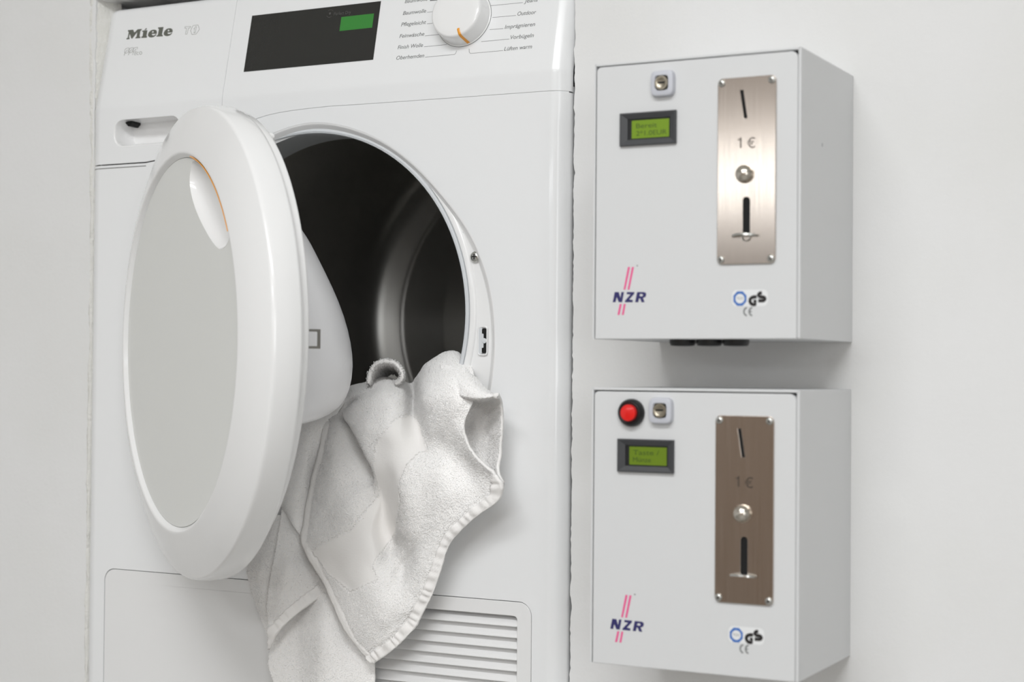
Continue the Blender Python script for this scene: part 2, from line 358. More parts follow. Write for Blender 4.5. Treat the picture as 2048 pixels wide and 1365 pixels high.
mesh_obj('door_seal', grid_mesh(rows, True), M_gask, dryer, 60)
DC = (0., .052)
duct = []
for cxz, r, y in ((IC, IR, .0), (IC, IR-.0, .01), (IC, IR+.002, .04), (IC, IR+.003, .058), (IC, IR+.012, .060), (DC, .235, .060), (DC, .2635, .061)):
    duct.append([(cxz[0]+r*math.cos(t), y, Z0+cxz[1]+r*math.sin(t)) for t in tt])
mesh_obj('opening_duct', grid_mesh(duct, True), M_gaskd, dryer, 50)
dr = []
for r, y in ((.262, .061), (.262, .075), (.2605, .077), (.262, .079), (.262, .462), (.2612, .476), (.2585, .488), (.254, .497), (.249, .5035), (.2435, .5085), (.236, .513), (.228, .5175), (.221, .5215), (.2175, .523), (.2165, .5215), (.215, .523), (.21, .526), (.16, .533), (.155, .537), (.10, .538), (.001, .538)):
    dr.append([(DC[0]+r*math.cos(t), y, Z0+DC[1]+r*math.sin(t)) for t in tt])
drum = mesh_obj('drum', grid_mesh(dr, True), M_drum, dryer, 40)
for a in (98, 218, 338):                      # drum lifters
    t = math.radians(a); er = np.array([math.cos(t), 0, math.sin(t)]); et = np.array([-math.sin(t), 0, math.cos(t)]); c0 = np.array([DC[0], 0, Z0+DC[1]])
    sec = [(-.034, .264), (-.026, .248), (-.014, .222), (-.006, .214), (.006, .214), (.014, .222), (.026, .248), (.034, .264)]
    G = [[c0+et*q+er*(r if k not in (0, 7) else .264)+np.array([0, y, 0]) for q, r in sec] for k, y in enumerate((.085, .10, .15, .25, .35,   .43, .46, .475))]
    bmr = bmesh.new(); bmr.from_mesh(grid_mesh(G)); bm_obj('drum_lifter', bmr, M_rib, drum, 50)
# screw and latch slot on the frame
def screw(F, r, parent, name='screw'):
    bm = lathe([(r, 0), (r, r*.12), (r*.93, r*.32), (r*.7, r*.5), (r*.45, r*.58), (r*.2, r*.6)], F, 28)
    s = bm_obj(name, bm, M_steel, parent, 50)
    k = r*.5
    cr = flat([[(-k, -k*.2), (-k*.2, -k*.2), (-k*.2, -k), (k*.2, -k), (k*.2, -k*.2), (k, -k*.2), (k, k*.2), (k*.2, k*.2), (k*.2, k), (-k*.2, k), (-k*.2, k*.2), (-k, k*.2)]], F, r*.5, r*.62)
    mesh_obj('screw_recess', cr, M_dark, s); return s
a, b = FD.L(950.5, 514, -.006); screw(FD.shift(a, b, -.0068), .0056, dryer, 'frame_screw')
a0, b0 = FD.L(957, 709, -.006); a1, b1 = FD.L(973, 655, -.006)
slot = mesh_obj('latch_slot', flat([rrect(a0-.0012, b0-.0012, a1+.0012, b1+.0012, .003), rrect(a0, b0, a1, b1, .0024)], FD, -.0068, -.0056, .0005), M_plastic, dryer)
mesh_obj('slot_shade_patch', flat([rrect(a0+.0035, b0+.001, a1-.0002, b1-.001, .002)], FD, -.0066, -.0061), M_dark, slot)  # dark patch painting the shade inside the latch slot, no real hole
mesh_obj('slot_side', flat([rrect(a0-.0002, b0, a0+.0036, b1, .0012)], FD, -.0066, -.0060), M_gask, slot)
cz = (b0+b1)/2; cx = (a0+a1)/2
bm = join([bm_me(lathe([(.0026, 0), (.0026, .0008), (.0018, .0014)], FD.shift(cx+.002, cz, -.0062), 20)), flat([rrect(cx-.001, cz-.007, cx+.0012, cz+.007, .0008)], FD, -.0063, -.0058)])
bm_obj('latch_tongue', bm, M_gask, slot, 40)

# display, lettering, dial on the leaning panel
dq = [FS.L(*p) for p in ((507, 30), (763, 4), (745, 122), (486, 142))]
dx0 = (dq[0][0]+dq[3][0])/2; dx1 = (dq[1][0]+dq[2][0])/2; dz1 = (dq[0][1]+dq[1][1])/2; dz0 = (dq[2][1]+dq[3][1])/2
disp = mesh_obj('display_window', flat([[(dx0, dz0), (dx1, dz0), (dx1, dz1), (dx0, dz1)]], FS, -.001, .0004), M_black, dryer)
disp['label'] = 'black glass display window'
gq = [FS.L(*p) for p in ((683, 34), (748, 28), (745, 56), (680, 62))]
gx0 = (gq[0][0]+gq[3][0])/2; gx1 = (gq[1][0]+gq[2][0])/2; gz0 = (gq[2][1]+gq[3][1])/2; gz1 = (gq[0][1]+gq[1][1])/2
mesh_obj('readout', flat([[(gx0, gz0), (gx1, gz0), (gx1, gz1), (gx0, gz1)]], FS, .0003, .00055), M_green, disp)['label'] = 'lit green readout'
def txt(s, p0, p1, F, shear=.16, c=.0001, h=None, bold=0.):
    a, b = F.L(*p0); a1, b1 = F.L(*p1); return text(s, F, a, (b+b1)/2, a1-a, h, shear, c, .0002, bold)
a, b = FS.L(660.5, 27.5)
bm = join([txt('Perfect Dry', (668, 31), (702, 28), FS, .0, .0005, .0036), flat([circ(a, b, .0012)], FS, .0004, .0006)])
for s0, s1 in ((30, 140), (210, 320)):
    bm.from_mesh(tube([(a+.0042*math.cos(math.radians(t)), b+.0042*math.sin(math.radians(t))) for t in range(s0, s1, 10)], .00022, F=FS, c=.0005))
bm_obj('display_lettering', bm, M_dim, disp, 0)
H = .0043
T = [('Baumwolle', (809.7, 6), (855, 1.6)), ('Baumwolle', (805.8, 29.7), (851.9, 25.5)), ('Pflegeleicht', (802.2, 52.3), (851.6, 48.4)), ('Feinwäsche', (798.8, 75.8), (848.3, 71.6)),
     ('Finish Wolle', (795.3, 98.1), (845.6, 94.2)), ('Oberhemden', (792.5, 119.5), (848, 114.8)), ('Jeans', (1048.4, 5.5), (1075.3, 3.4)), ('Outdoor', (1034.7, 31.3), (1071.9, 27.8)),
     ('Imprägnieren', (1009.4, 57), (1069.8, 52.8)), ('Vorbügeln', (1020.6, 78.1), (1067.2, 74.7)), ('Lüften warm', (1008.1, 101.3), (1063.6, 97.2))]
bm = bmesh.new()
for s, p0, p1 in T: bm.from_mesh(txt(s, p0, p1, FS, .2, h=H))
def z5(x, y): return (780+x/6.4, y/6.4)
for ln in (((475, 158), (610, 143)), ((475, 305), (588, 295)), ((450, 460), (655, 438)), ((437, 600), (727, 571)), ((450, 733), (825, 698), (840, 685), (853, 650)), ((1280, 74), (1700, 33)), ((1310, 224), (1612, 198)),
           ((1275, 380), (1450, 366)), ((1170, 533), (1528, 500)), ((1012, 625), (1015, 670), (1030, 685), (1445, 648))):
    bm.from_mesh(tube([FS.L(*z5(*p)) for p in ln], .00022, F=FS, c=.0))
bm.from_mesh(tube([FS.L(*z5(*p)) for p in ((515, 6), (605, -2))], .0006, F=FS, c=.0))
bm_obj('programme_lettering', bm, M_print, panel, 0)
def zl(x, y): return FS.L(230+x/11.378, 35+y/11.378)
Mp = [(260, 500), (268, 470), (290, 465), (315, 325), (295, 322), (300, 288), (415, 278), (440, 345), (520, 270), (612, 262), (603, 295), (580, 300), (558, 435), (580, 437), (575, 470), (465, 477), (470, 450), (490, 440), (510, 330), (395, 480), (375, 480), (335, 370), (318, 460), (335, 463), (328, 493)]
ip = [(598, 468), (605, 435), (628, 430), (645, 330), (618, 325), (625, 300), (740, 292), (715, 425), (732, 427), (725, 460)]; idot = [(670, 285), (715, 240), (728, 262), (690, 288)]
ep = [(950, 372), (955, 330), (945, 295), (910, 278), (870, 278), (820, 293), (775, 335), (752, 385), (755, 425), (785, 450), (830, 457), (880, 445), (920, 420), (945, 385), (930, 382), (900, 405), (870, 410), (845, 400), (838, 375)]
ec = [(842, 347), (850, 315), (868, 305), (882, 322), (878, 345)]
lp = [(945, 437), (950, 410), (975, 405), (1003, 260), (980, 255), (985, 225), (1105, 217), (1068, 395), (1090, 398), (1085, 430)]
sh = lambda P: [(x+357, y-31) for x, y in P]
bm = bmesh.new()
for g in ([Mp], [ip], [idot], [ep, ec], [lp], [sh(ep), sh(ec)]): bm.from_mesh(flat([[zl(*p) for p in q] for q in g], FS, -.0001, .0002))
bm_obj('brand_lettering', bm, M_logo, drawer, 0)['label'] = 'grey printed brand name'
bm = bmesh.new()
for ln, cy in (([(1595, 210), (1722, 205), (1715, 238), (1675, 240), (1640, 380), (1605, 383), (1632, 245), (1590, 245)], 1), ([(1720, 297), (1775, 185), (1890, 172), (1922, 270), (1845, 380), (1750, 387)], 1), ([(1790, 265), (1835, 210), (1855, 208), (1825, 350), (1795, 355), (1815, 250)], 1)):
    bm.from_mesh(tube([zl(*p) for p in ln], .00021, cy == 1, F=FS))
bm_obj('model_lettering', bm, M_logo, drawer, 0); bm = bmesh.new()
leaf = [(225, 815), (218, 775), (232, 730), (262, 702), (325, 692), (318, 740), (300, 785), (268, 812)]
for k in range(3):
    d = (95*k, -8*k); P = [(x+d[0], y+d[1]) for x, y in leaf]
    bm.from_mesh(tube([zl(*p) for p in (P if k < 2 else P[:6])], .00020, k < 2, F=FS)); bm.from_mesh(tube([zl(208+d[0], 868+d[1]), zl(232+d[0], 800+d[1]), zl(292+d[0], 730+d[1])], .00020, F=FS))
for ln in ([(492, 772), (458, 776), (443, 852), (482, 848)], [(450, 815), (486, 811)]): bm.from_mesh(tube([zl(*p) for p in ln], .00022, F=FS))
bm.from_mesh(tube([zl(520+26*math.cos(math.radians(t)), 818-30*math.sin(math.radians(t))) for t in range(50, 311, 20)], .00022, F=FS))
bm.from_mesh(tube([zl(584+27*math.cos(math.radians(t)), 810-32*math.sin(math.radians(t))) for t in range(0, 360, 20)], .00022, True, F=FS))
bm_obj('eco_lettering', bm, M_logo, drawer, 0)
# programme dial
a, b = FS.L(929, 37); FK = FS.shift(a, b)
RD = .0292
dial = bm_obj('programme_dial', lathe([(RD*1.03, -.002), (RD*1.03, .0006), (RD*.995, .0008), (RD*.985, .0012), (RD*.955, .016), (RD*.925, .0182), (RD*.86, .0193), (RD*.6, .0198), (.0005, .020)], FK, 72), M_plastic, dryer, 40)
pa = math.radians(-72); dr_ = (math.cos(pa), math.sin(pa)); tn = (-dr_[1], dr_[0]); G = []
for r, c in ((RD*.70, .0199), (RD*.74, .0203), (RD*.86, .0199), (RD*.93, .0189), (RD*.963, .0165), (RD*1.0, .0015), (RD*.98, .0008)):
    G.append([FK.P(dr_[0]*r+tn[0]*s*.0014, dr_[1]*r+tn[1]*s*.0014, c+(.0003 if abs(s) < .5 else -.0002)) for s in (-1, -.4, .4, 1)])
bmr = bmesh.new(); bmr.from_mesh(grid_mesh(G)); solid(bm_obj('dial_pointer', bmr, M_orange, dial, 60), .0004)
bm_obj('dial_gap', lathe([(RD*1.045, -.0003), (RD*1.045, .00025), (RD*.9, .00025)], FK, 72, False, False), M_print, dial, 30)

# ------------------------------------------------------------------ door
TH = .587; DC0 = np.array([-.053, -.161, Z0+.010])
FDO = Frame(DC0, (math.cos(TH), -math.sin(TH), 0), (0, 0, 1), (-math.sin(TH), -math.cos(TH), 0))
door = bm_obj('door', lathe([(.1792, -.010), (.1794, -.0050), (.1802, -.0042), (.1824, -.0014), (.1834, -.0004), (.1846, 0), (.1864, -.0003), (.200, -.0040), (.214, -.0088), (.2284, -.0150), (.2298, -.0160), (.2306, -.0174), (.2312, -.0200), (.2318, -.030), (.2312, -.0405), (.2296, -.0435), (.2262, -.0448), (.2200, -.0450)], FDO, 144, False, False), M_plastic, dryer, 50)
door['label'] = 'round white door ajar on its left hinge'
# inner face plate
inner = bm_obj('inner_door_plate', lathe([(.2215, -.042), (.2222, -.0440), (.2216, -.0510), (.2205, -.0528), (.218, -.0536), (.18, -.0538), (.001, -.0538)], FDO.shift(0, .0065), 144, False, False), M_plastic, door, 50)
# insert disc with the hand recess
def DL(px, py, c=0.): return FDO.L(px, py, c)
scoop_px = [(378, 316), (392, 331), (408, 351), (421, 374), (432, 401), (441, 430), (448, 452), (452, 466), (447, 484), (441, 494), (432, 499), (424, 494), (412, 478), (398, 453), (385, 425), (376, 398), (371, 372), (371, 350), (374, 333)]
sc2 = [DL(*p) for p in scoop_px]
for i, (a, b) in enumerate(sc2):              # the outer flank follows the rim of the insert
    if i < 8:
        k = .1786/math.hypot(a, b); sc2[i] = (a*k, b*k)
def smooth_poly(P, it=2):
    for _ in range(it):
        Q = []
        for i in range(len(P)):
            a, b = np.array(P[i]), np.array(P[(i+1) % len(P)]); Q += [tuple(.75*a+.25*b), tuple(.25*a+.75*b)]
        P = Q
    return P
scp = smooth_poly(sc2)
ins = mesh_obj('door_insert', flat([circ(0, 0, .1794, 160), scp], FDO, -.0080, -.0042, .0004), M_doorp, door, 30)
cen = np.mean(np.array(scp), 0); rim8 = np.array([.05, .09])
rows = []
for k, dp in ((1.0, -.0042), (.99, -.0052), (.965, -.0080), (.90, -.0124), (.78, -.0154), (.6, -.0174), (.35, -.0184), (.02, -.0188)):
    rows.append([FDO.P(*(cen+(np.array(p)-cen)*k), dp) for p in scp])
mesh_obj('hand_recess', grid_mesh(rows, True), M_plastic, door, 80)
arc = []
A0 = math.atan2(sc2[0][1], sc2[0][0]); A1 = math.atan2(sc2[7][1], sc2[7][0])
for i in range(40):
    t = A0+(A1-A0)*i/39; wv = .0024*min(1, i/3, (39-i)/16+.12)
    arc.append([FDO.P((.1822-s*wv)*math.cos(t), (.1822-s*wv)*math.sin(t), -.0008-.0034*s*wv/.0024) for s in (0, .5, 1)])
bmr = bmesh.new(); bmr.from_mesh(grid_mesh(arc)); solid(bm_obj('handle_accent_strip', bmr, M_orange, door, 60), .0008)
# bulging plug on the inside of the door
zs = [.149, .146, .13, .11, .096, .08, .054, .026, 0, -.022, -.046, -.058, -.066, -.073, -.0765, -.0785, -.0795, -.080]
ds = [0, .030, .056, .067, .074, .0805, .0935, .106, .1135, .1172, .1145, .1075, .0985, .083, .068, .045, .02, 0]
G = []
for z, d in zip(zs, ds):
    a = math.sqrt(max(.15**2-z*z, 1e-8)); row = []
    for i in range(61):
        ph = math.pi*i/60; c = math.cos(ph); s = math.sin(ph)
        row.append(FDO.P(a*math.copysign(abs(c)**(2/2.4), c), z, -.050-d*s**(2/2.4)))
    G.append(row)
bmr = bmesh.new(); bmr.from_mesh(grid_mesh(G)); plug = bm_obj('door_plug', bmr, mat('plug plastic', (232, 232, 234), .3), door, 60)
sm = plug.modifiers.new('soften', 'SUBSURF'); sm.levels = sm.render_levels = 1
# latch hook
q0, zc = .203, Z0
hk = [(q0, .037, -.051), (q0, .037, -.0745), (q0, .0125, -.0745), (q0, .0125, -.051)]
def hookpt(px, py, q=.203):
    # point on the plane a = q of the door frame
    d = fw*FPX + rt*(px-1024) - up*(py-682.5); t = ((FDO.P(q, 0, 0)-CAM)@FDO.ex)/(d@FDO.ex); p = CAM+t*d-FDO.o
    return float(p@FDO.ez), float(p@FDO.en)
hz1, hn1 = hookpt(641, 659); hz0, hn0 = hookpt(641, 698)
FH = Frame(FDO.P(q0-.001, 0, 0), -FDO.en, FDO.ez, FDO.ex)
xo = -hn1
hook = mesh_obj('latch_hook', flat([[(.0505, hz0), (xo, hz0), (xo, hz1), (.0505, hz1)], [(.0525, hz0+.0022), (xo-.0028, hz0+.0022), (xo-.0028, hz1-.0022), (.0525, hz1-.0022)]], FH, 0, .0016, .0003), mat('hook steel', (150, 148, 144), .35, metal=1.), door, 30)
# hinge
hx = FDO.P(-.2285, 0, -.047)
mesh_obj('door_hinge', bm_me(join([box_me((hx[0]-.02, DY-.002, Z0-.045), (hx[0]+.022, DY+.012, Z0+.065), .002), bm_me(lathe([(.006, -.05), (.006, .05)], Frame((hx[0]+.0, DY-.004, Z0+.01), (1, 0, 0), (0, 1, 0), (0, 0, 1)), 20))])), M_plastic, dryer, 40)
a, b = FDO.L(524, 266, -.046)
bm_obj('door_buffer', lathe([(.004, 0), (.004, .006), (.003, .0078), (.001, .008)], Frame(FDO.P(a*.985, b*.985, -.050), FDO.ex, FDO.ez, -FDO.en), 20), M_plastic, door, 50)

# ------------------------------------------------------------------ coin boxes
def coin_box(x0, zt, Wd, Ht, Dp, label, second):
    F = Frame((x0, -Dp, Z0+zt)); r = root('coin_box', label, 'coin box', (x0+Wd/2, -Dp/2, Z0+zt-Ht), 'coin-operated boxes on the wall')
    FT = Frame((0, 0, Z0+zt), (1, 0, 0), (0, -1, 0), (0, 0, 1))
    t = .0016
    # housing: folded steel shell, open at the front
    parts = [box_me((x0, -Dp, Z0+zt-Ht), (x0+t, 0, Z0+zt), 0), box_me((x0+Wd-t*1.6, -Dp, Z0+zt-Ht), (x0+Wd, 0, Z0+zt), .0008),
             box_me((x0+.0005, -Dp, Z0+zt-t*1.4), (x0+Wd-.0005, 0, Z0+zt), .0006), box_me((x0+t, -Dp+.004, Z0+zt-Ht), (x0+Wd-t, 0, Z0+zt-Ht+t), 0), box_me((x0+t, -.003, Z0+zt-Ht+t), (x0+Wd-t, -.0005, Z0+zt-t), 0)]
    bm_obj('housing', join(parts), M_boxp, r, 30)
    g = .0010
    door_ = mesh_obj('front_door', flat([rrect(t+g, -Ht, Wd-t*1.6-.0002, -t*1.4-g, .004, 6, (.006, .004, .0006, .0006))], F, -.006, .0004, .0006), M_boxp, r, 30)
    # box-local placement of everything on the face, measured on the upper box
    if not hasattr(coin_box, 'ref'): coin_box.ref = F
    R = coin_box.ref
    def l(px, py): return R.L(px, py)
    dxy = (0., 0.)
    f = .0004
    # key lock
    a, b = l(*((1328.5, 168) if not second else (1328.5, 168))); b = b if not second else b+.003; a = a+(.0005 if second else 0)
    FL = F.shift(a, b, f)
    def sq(h, e):                             # bulging rounded square
        return [(h*math.copysign(abs(math.cos(tq))**e, math.cos(tq)), 1.06*h*math.copysign(abs(math.sin(tq))**e, math.sin(tq))) for tq in [2*math.pi*i/48 for i in range(48)]]
    G = [[FL.P(x, y, c) for x, y in sq(h, .42)] for h, c in ((.0104, 0), (.0104, .003), (.0099, .0052), (.0090, .0058), (.0062, .0060), (.0062, .0052), (.0058, .0050))]
    lock = mesh_obj('key_lock', grid_mesh(G, True), M_lockp, r, 40)
    cyl = bm_obj('lock_cylinder', lathe([(.0061, .004), (.0061, .0063), (.0055, .0070), (.0045, .0070), (.0038, .0064), (.001, .0062)], FL, 32), mat('nickel', (176, 168, 152), .3, metal=1.), lock, 40)
    mesh_obj('keyhole', flat([[(-.003, -.0006), (.003, -.0006), (.003, .0010), (-.003, .0010)] if not second else [(-.0034, -.0002), (.0034, -.0002), (.0034, .0012), (-.0034, .0012)]], FL, .0063, .0066), M_dark, lock)
    # display
    q = [l(*p) for p in ((1242, 228), (1354, 221), (1354, 288), (1242, 293))]
    x0_, x1_ = (q[0][0]+q[3][0])/2, (q[1][0]+q[2][0])/2; z1_, z0_ = (q[0][1]+q[1][1])/2, (q[2][1]+q[3][1])/2
    if second: z0_ += .0015; z1_ += .0015
    ix0, ix1, iz0, iz1 = x0_+.0082, x1_-.0062, z0_+.0060, z1_-.0062
    def rr(e, c, m): 
        return [F.P(a_, b_, c) for a_, b_ in ((x0_+(ix0-x0_)*e, z0_+(iz0-z0_)*e), (x1_+(ix1-x1_)*e, z0_+(iz0-z0_)*e), (x1_+(ix1-x1_)*e, z1_+(iz1-z1_)*e), (x0_+(ix0-x0_)*e, z1_+(iz1-z1_)*e))]
    bz = mesh_obj('display_bezel', grid_mesh([rr(0, f, 0), rr(0, .003, 0), rr(.06, .0037, 0), rr(.2, .0037, 0), rr(.85, .0020, 0), rr(.9, .0002, 0), rr(1, .0002, 0)], True), M_bez, r, 20)
    mesh_obj('lcd_surround', flat([[(x0_+.002, z0_+.002), (x1_-.002, z0_+.002), (x1_-.002, z1_-.002), (x0_+.002, z1_-.002)]], F, .0002, .0007), M_blk, bz)
    sx0, sx1, sz0, sz1 = ix0+.0022, ix1-.0006, iz0+.0002, iz1-.0003
    lcd = mesh_obj('lcd_screen', flat([[(sx0, sz0), (sx1, sz0), (sx1, sz1), (sx0, sz1)]], F, .0007, .0010), M_lcd2 if second else M_lcd, bz)
    wx, hz = sx1-sx0, sz1-sz0
    lines = (('Bereit', .56, .56, .12), ('2*1.0EUR', .82, .14, .12)) if not second else (('Taste /', .70, .56, .10), ('Münze', .48, .16, .10))
    bm = bmesh.new()
    for s, wd, bz_, ax in lines: bm.from_mesh(text(s, F, sx0+wx*ax, sz0+hz*bz_, wx*wd, hz*.28, 0, .0010, .0002, 0))
    bm_obj('lcd_text', bm, M_lcdt, bz, 0)
    # coin plate
    q = [l(*p) for p in ((1437, 158), (1553, 151), (1553, 528), (1436, 529))]
    px0, px1, pz1, pz0 = (q[0][0]+q[3][0])/2, (q[1][0]+q[2][0])/2, (q[0][1]+q[1][1])/2, (q[2][1]+q[3][1])/2
    FP = F.shift((px0+px1)/2, (pz0+pz1)/2, f); hw, hh = (px1-px0)/2, (pz1-pz0)/2
    def lp_(px, py): a_, b_ = l(px, py); return (a_-(px0+px1)/2, b_-(pz0+pz1)/2)
    s0, s1 = lp_(1485, 181), lp_(1493, 237); d0, d1 = lp_(1494.5, 395), lp_(1494.5, 474)
    hw_ = .0030
    slot1 = [(s0[0]-.0014, s0[1]), (s0[0]+.0014, s0[1]), (s1[0]+.0014, s1[1]), (s1[0]-.0014, s1[1])]
    slot2 = rrect(d0[0]-hw_, d1[1], d0[0]+hw_, d0[1], hw_*.98)
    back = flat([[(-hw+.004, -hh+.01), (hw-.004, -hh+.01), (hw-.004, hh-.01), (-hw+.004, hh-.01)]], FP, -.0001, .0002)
    plate = mesh_obj('coin_plate', flat([rrect(-hw, -hh, hw, hh, .0045), slot1, slot2], FP, .0003, .0018, .00035), M_plate, r, 30)
    plate['label'] = 'brushed steel coin plate'
    mesh_obj('slot_backing', back, M_dark, plate)  # black sheet added to paint the dark behind the coin slots
    for sx in (-1, 1):
        for sy in (-1, 1): screw(FP.shift(sx*(hw-.0036), sy*(hh-.0040), .0018), .0031, plate)
    bm = bmesh.new(); pr0 = lp_(1476, 297); u_ = .0088; bm.from_mesh(flat([[(pr0[0]+x*u_, pr0[1]+y*u_) for x, y in ((.30, 0), (.42, 0), (.42, 1), (.34, 1), (.28, .87), (.08, .80), (.08, .71), (.30, .76))]], FP, .0018, .0020))
    pr0 = lp_(1496, 297); pr1 = lp_(1512.5, 297); bm.from_mesh(text('€', FP, pr0[0], pr0[1], pr1[0]-pr0[0], .0086, 0, .0018, .0002))
    bm_obj('price_lettering', bm, mat('engraving', (62, 54, 46), .5), plate, 0)
    kx, kz = lp_(1491.5, 349)
    rb = .0076
    bm_obj('return_button', lathe([(rb*.93, .001), (rb, .0022), (rb*.985, .0036), (rb*.9, .0056), (rb*.72, .0074), (rb*.45, .0086), (rb*.15, .0091), (.0001, .0092)], FP.shift(kx, kz), 36), mat('nickel button', (214, 208, 198), .2, metal=1.), plate, 60)
    # coin return lip: a curved tongue with a notch
    lx, lz = lp_(1494.5, 470); G = []
    for i in range(25):
        u = -1+2*i/24; y = .0086*math.sqrt(max(1-u*u, 0)); dip = 0
        G.append([FP.P(lx-.0008+u*.0118, lz+.0012*(1-u*u)*k-.0004, .0014+y*k) for k in (0, .35, .7, .92, 1)])
    bmr = bmesh.new(); bmr.from_mesh(grid_mesh(G)); lip = bm_obj('coin_return_lip', bmr, M_steel, plate, 60); solid(lip, .0016)
    if not second:
        rg = tube([FP.P(lx+.0034*math.cos(tq), lz-.0022+.0030*math.sin(tq), .0030) for tq in [math.radians(q_) for q_ in range(170, 371, 12)]], .0005)  # steel arc added in the shape of the highlight below the lip
        mesh_obj('lip_highlight_arc', rg, M_steel, plate, 60)
    # maker's mark
    def zn(x, y): return l(1215+x/11.38, 520+y/11.38)
    N_ = [(125, 965), (170, 735), (262, 735), (300, 870), (322, 735), (380, 735), (338, 965), (262, 965), (215, 850), (188, 965)]
    Z_ = [(400, 965), (405, 930), (530, 790), (440, 782), (448, 735), (620, 735), (612, 775), (500, 905), (585, 915), (575, 965)]
    R_ = [(635, 965), (680, 735), (840, 735), (882, 760), (885, 805), (865, 850), (812, 868), (850, 965), (780, 965), (748, 880), (722, 880), (705, 965)]
    Rh = [(735, 830), (742, 780), (790, 778), (815, 795), (808, 825), (785, 832)]
    bm = bmesh.new()
    for g_ in ([N_], [Z_], [R_, Rh]): bm.from_mesh(flat([[zn(*p) for p in q_] for q_ in g_], F, f, f+.0002))
    bm_obj('maker_lettering', bm, M_navy, r, 0)
    bm = bmesh.new()
    for q_ in ([(370, 680), (470, 165), (520, 165), (412, 680)], [(462, 680), (560, 165), (608, 165), (505, 680)], [(232, 1255), (285, 1005), (330, 1005), (280, 1255)], [(332, 1255), (375, 1005), (420, 1005), (375, 1255)]):
        bm.from_mesh(flat([[zn(*p) for p in q_]], F, f, f+.0002))
    bm_obj('maker_stripes', bm, M_pink, r, 0)
    bm_obj('maker_dot', lathe([(.0006, f), (.0006, f+.0002)], F.shift(*zn(682, 135)), 12), M_ce, r, 0)
    # approval sticker
    def zg(x, y):
        a_, b_ = l(1440+x/13.65, 550+y/13.65)
        return (a_-(.0012 if second else 0), b_+(.0022 if second else 0))
    k0, k1 = zg(335, 865), zg(1310, 400)
    st = mesh_obj('approval_sticker', flat([rrect(k0[0], k0[1], k1[0], k1[1], .004)], F, f, f+.0001), M_stick, r, 0)
    cxx, czz = zg(550, 650); ro_ = abs(zg(735, 650)[0]-cxx)
    octa = [(cxx+ro_*1.04*math.cos(math.radians(22.5+45*i)), czz+ro_*1.1*math.sin(math.radians(22.5+45*i))) for i in range(8)]
    mesh_obj('approval_octagon', flat([octa, circ(cxx, czz, ro_*.68)], F, f+.0001, f+.00025), M_blue, st, 0)
    mesh_obj('approval_initials', text('TÜV', F, cxx-ro_*.5, czz-ro_*.15, ro_*1.0, ro_*.36, 0, f+.0001, .0001), M_ce, st, 0)
    bm = bmesh.new()
    Gp = [(1010, 605), (930, 605), (870, 625), (832, 665), (822, 715), (835, 760), (870, 800), (920, 815), (965, 812), (972, 720), (920, 718)]
    Sp = [(1150, 495), (1100, 498), (1065, 525), (1058, 560), (1080, 595), (1120, 605), (1180, 607), (1220, 625), (1235, 655), (1218, 690), (1180, 708), (1050, 710)]
    for P in (Gp, Sp):
        me = tube([zg(*p) for p in P], .00145, False, 2, F, f+.0001); bm.from_mesh(me)
    for v in bm.verts:                        # press the strokes flat into print
        d = v.co.y-(-Dp-f-.0001); v.co.y = (-Dp-f-.0001)+d*.12
    bm_obj('safety_mark', bm, M_ink, st, 0)
    bm = bmesh.new(); c_, z_ = zg(745, 1005), zg(890, 1005); rr_ = .0028
    for cc in (c_, z_): bm.from_mesh(tube([(cc[0]+rr_*math.cos(math.radians(t_)), cc[1]+rr_*1.15*math.sin(math.radians(t_))) for t_ in range(95, 266, 17)], .0006, F=F, c=f))
    bm.from_mesh(tube([(z_[0]-rr_, z_[1]), (z_[0]-.0006, z_[1])], .0005, F=F, c=f))
    bm_obj('conformity_mark', bm, M_ce, r, 0)
    if second:
        a, b = F.L(1264.5, 826); FB = F.shift(a, b, f)
        pb = bm_obj('push_button', lathe([(.0118, 0), (.0118, .003), (.0104, .0062), (.0092, .0070), (.0086, .0066), (.0078, .0060)], FB, 40), M_blk, r, 50)
        bm_obj('button_cap', lathe([(.0072, .004), (.0072, .0084), (.0066, .0094), (.004, .0098), (.0001, .0099)], FB, 36), M_red, pb, 50)['label'] = 'red button cap'
    else:
        for xx in (1331, 1385, 1439):
            a_ = F.L(xx, 681)[0]
            g_ = bm_obj('cable_gland', lathe([(.0095, -.001), (.0112, 0), (.0112, .003), (.0100, .0052), (.006, .0056)], Frame((x0+a_+.004, -Dp+.028, Z0+zt-Ht), (1, 0, 0), (0, -1, 0), (0, 0, -1)), 32), M_blk, r, 40)
        dq_ = np.array([x0+Wd, 0, 0]); FR = Frame((x0+Wd, 0, Z0+zt), (0, 1, 0), (0, 0, 1), (1, 0, 0)); a_, b_ = FR.L(1644.5, 290)
        mesh_obj('paint_chip', flat([circ(a_, b_, .0011, 7, .0018)], FR, 0, .0001), mat('chip', (150, 152, 156), .6), r, 0)
    return r
coin_box(.3898, .2491, .1842, .2364, .1475, 'upper grey coin-operated meter box on the wall, three black cable glands underneath', False)
coin_box(.3888, -.0287, .1846, .2352, .1455, 'lower grey coin-operated meter box on the wall, with a red push button', True)

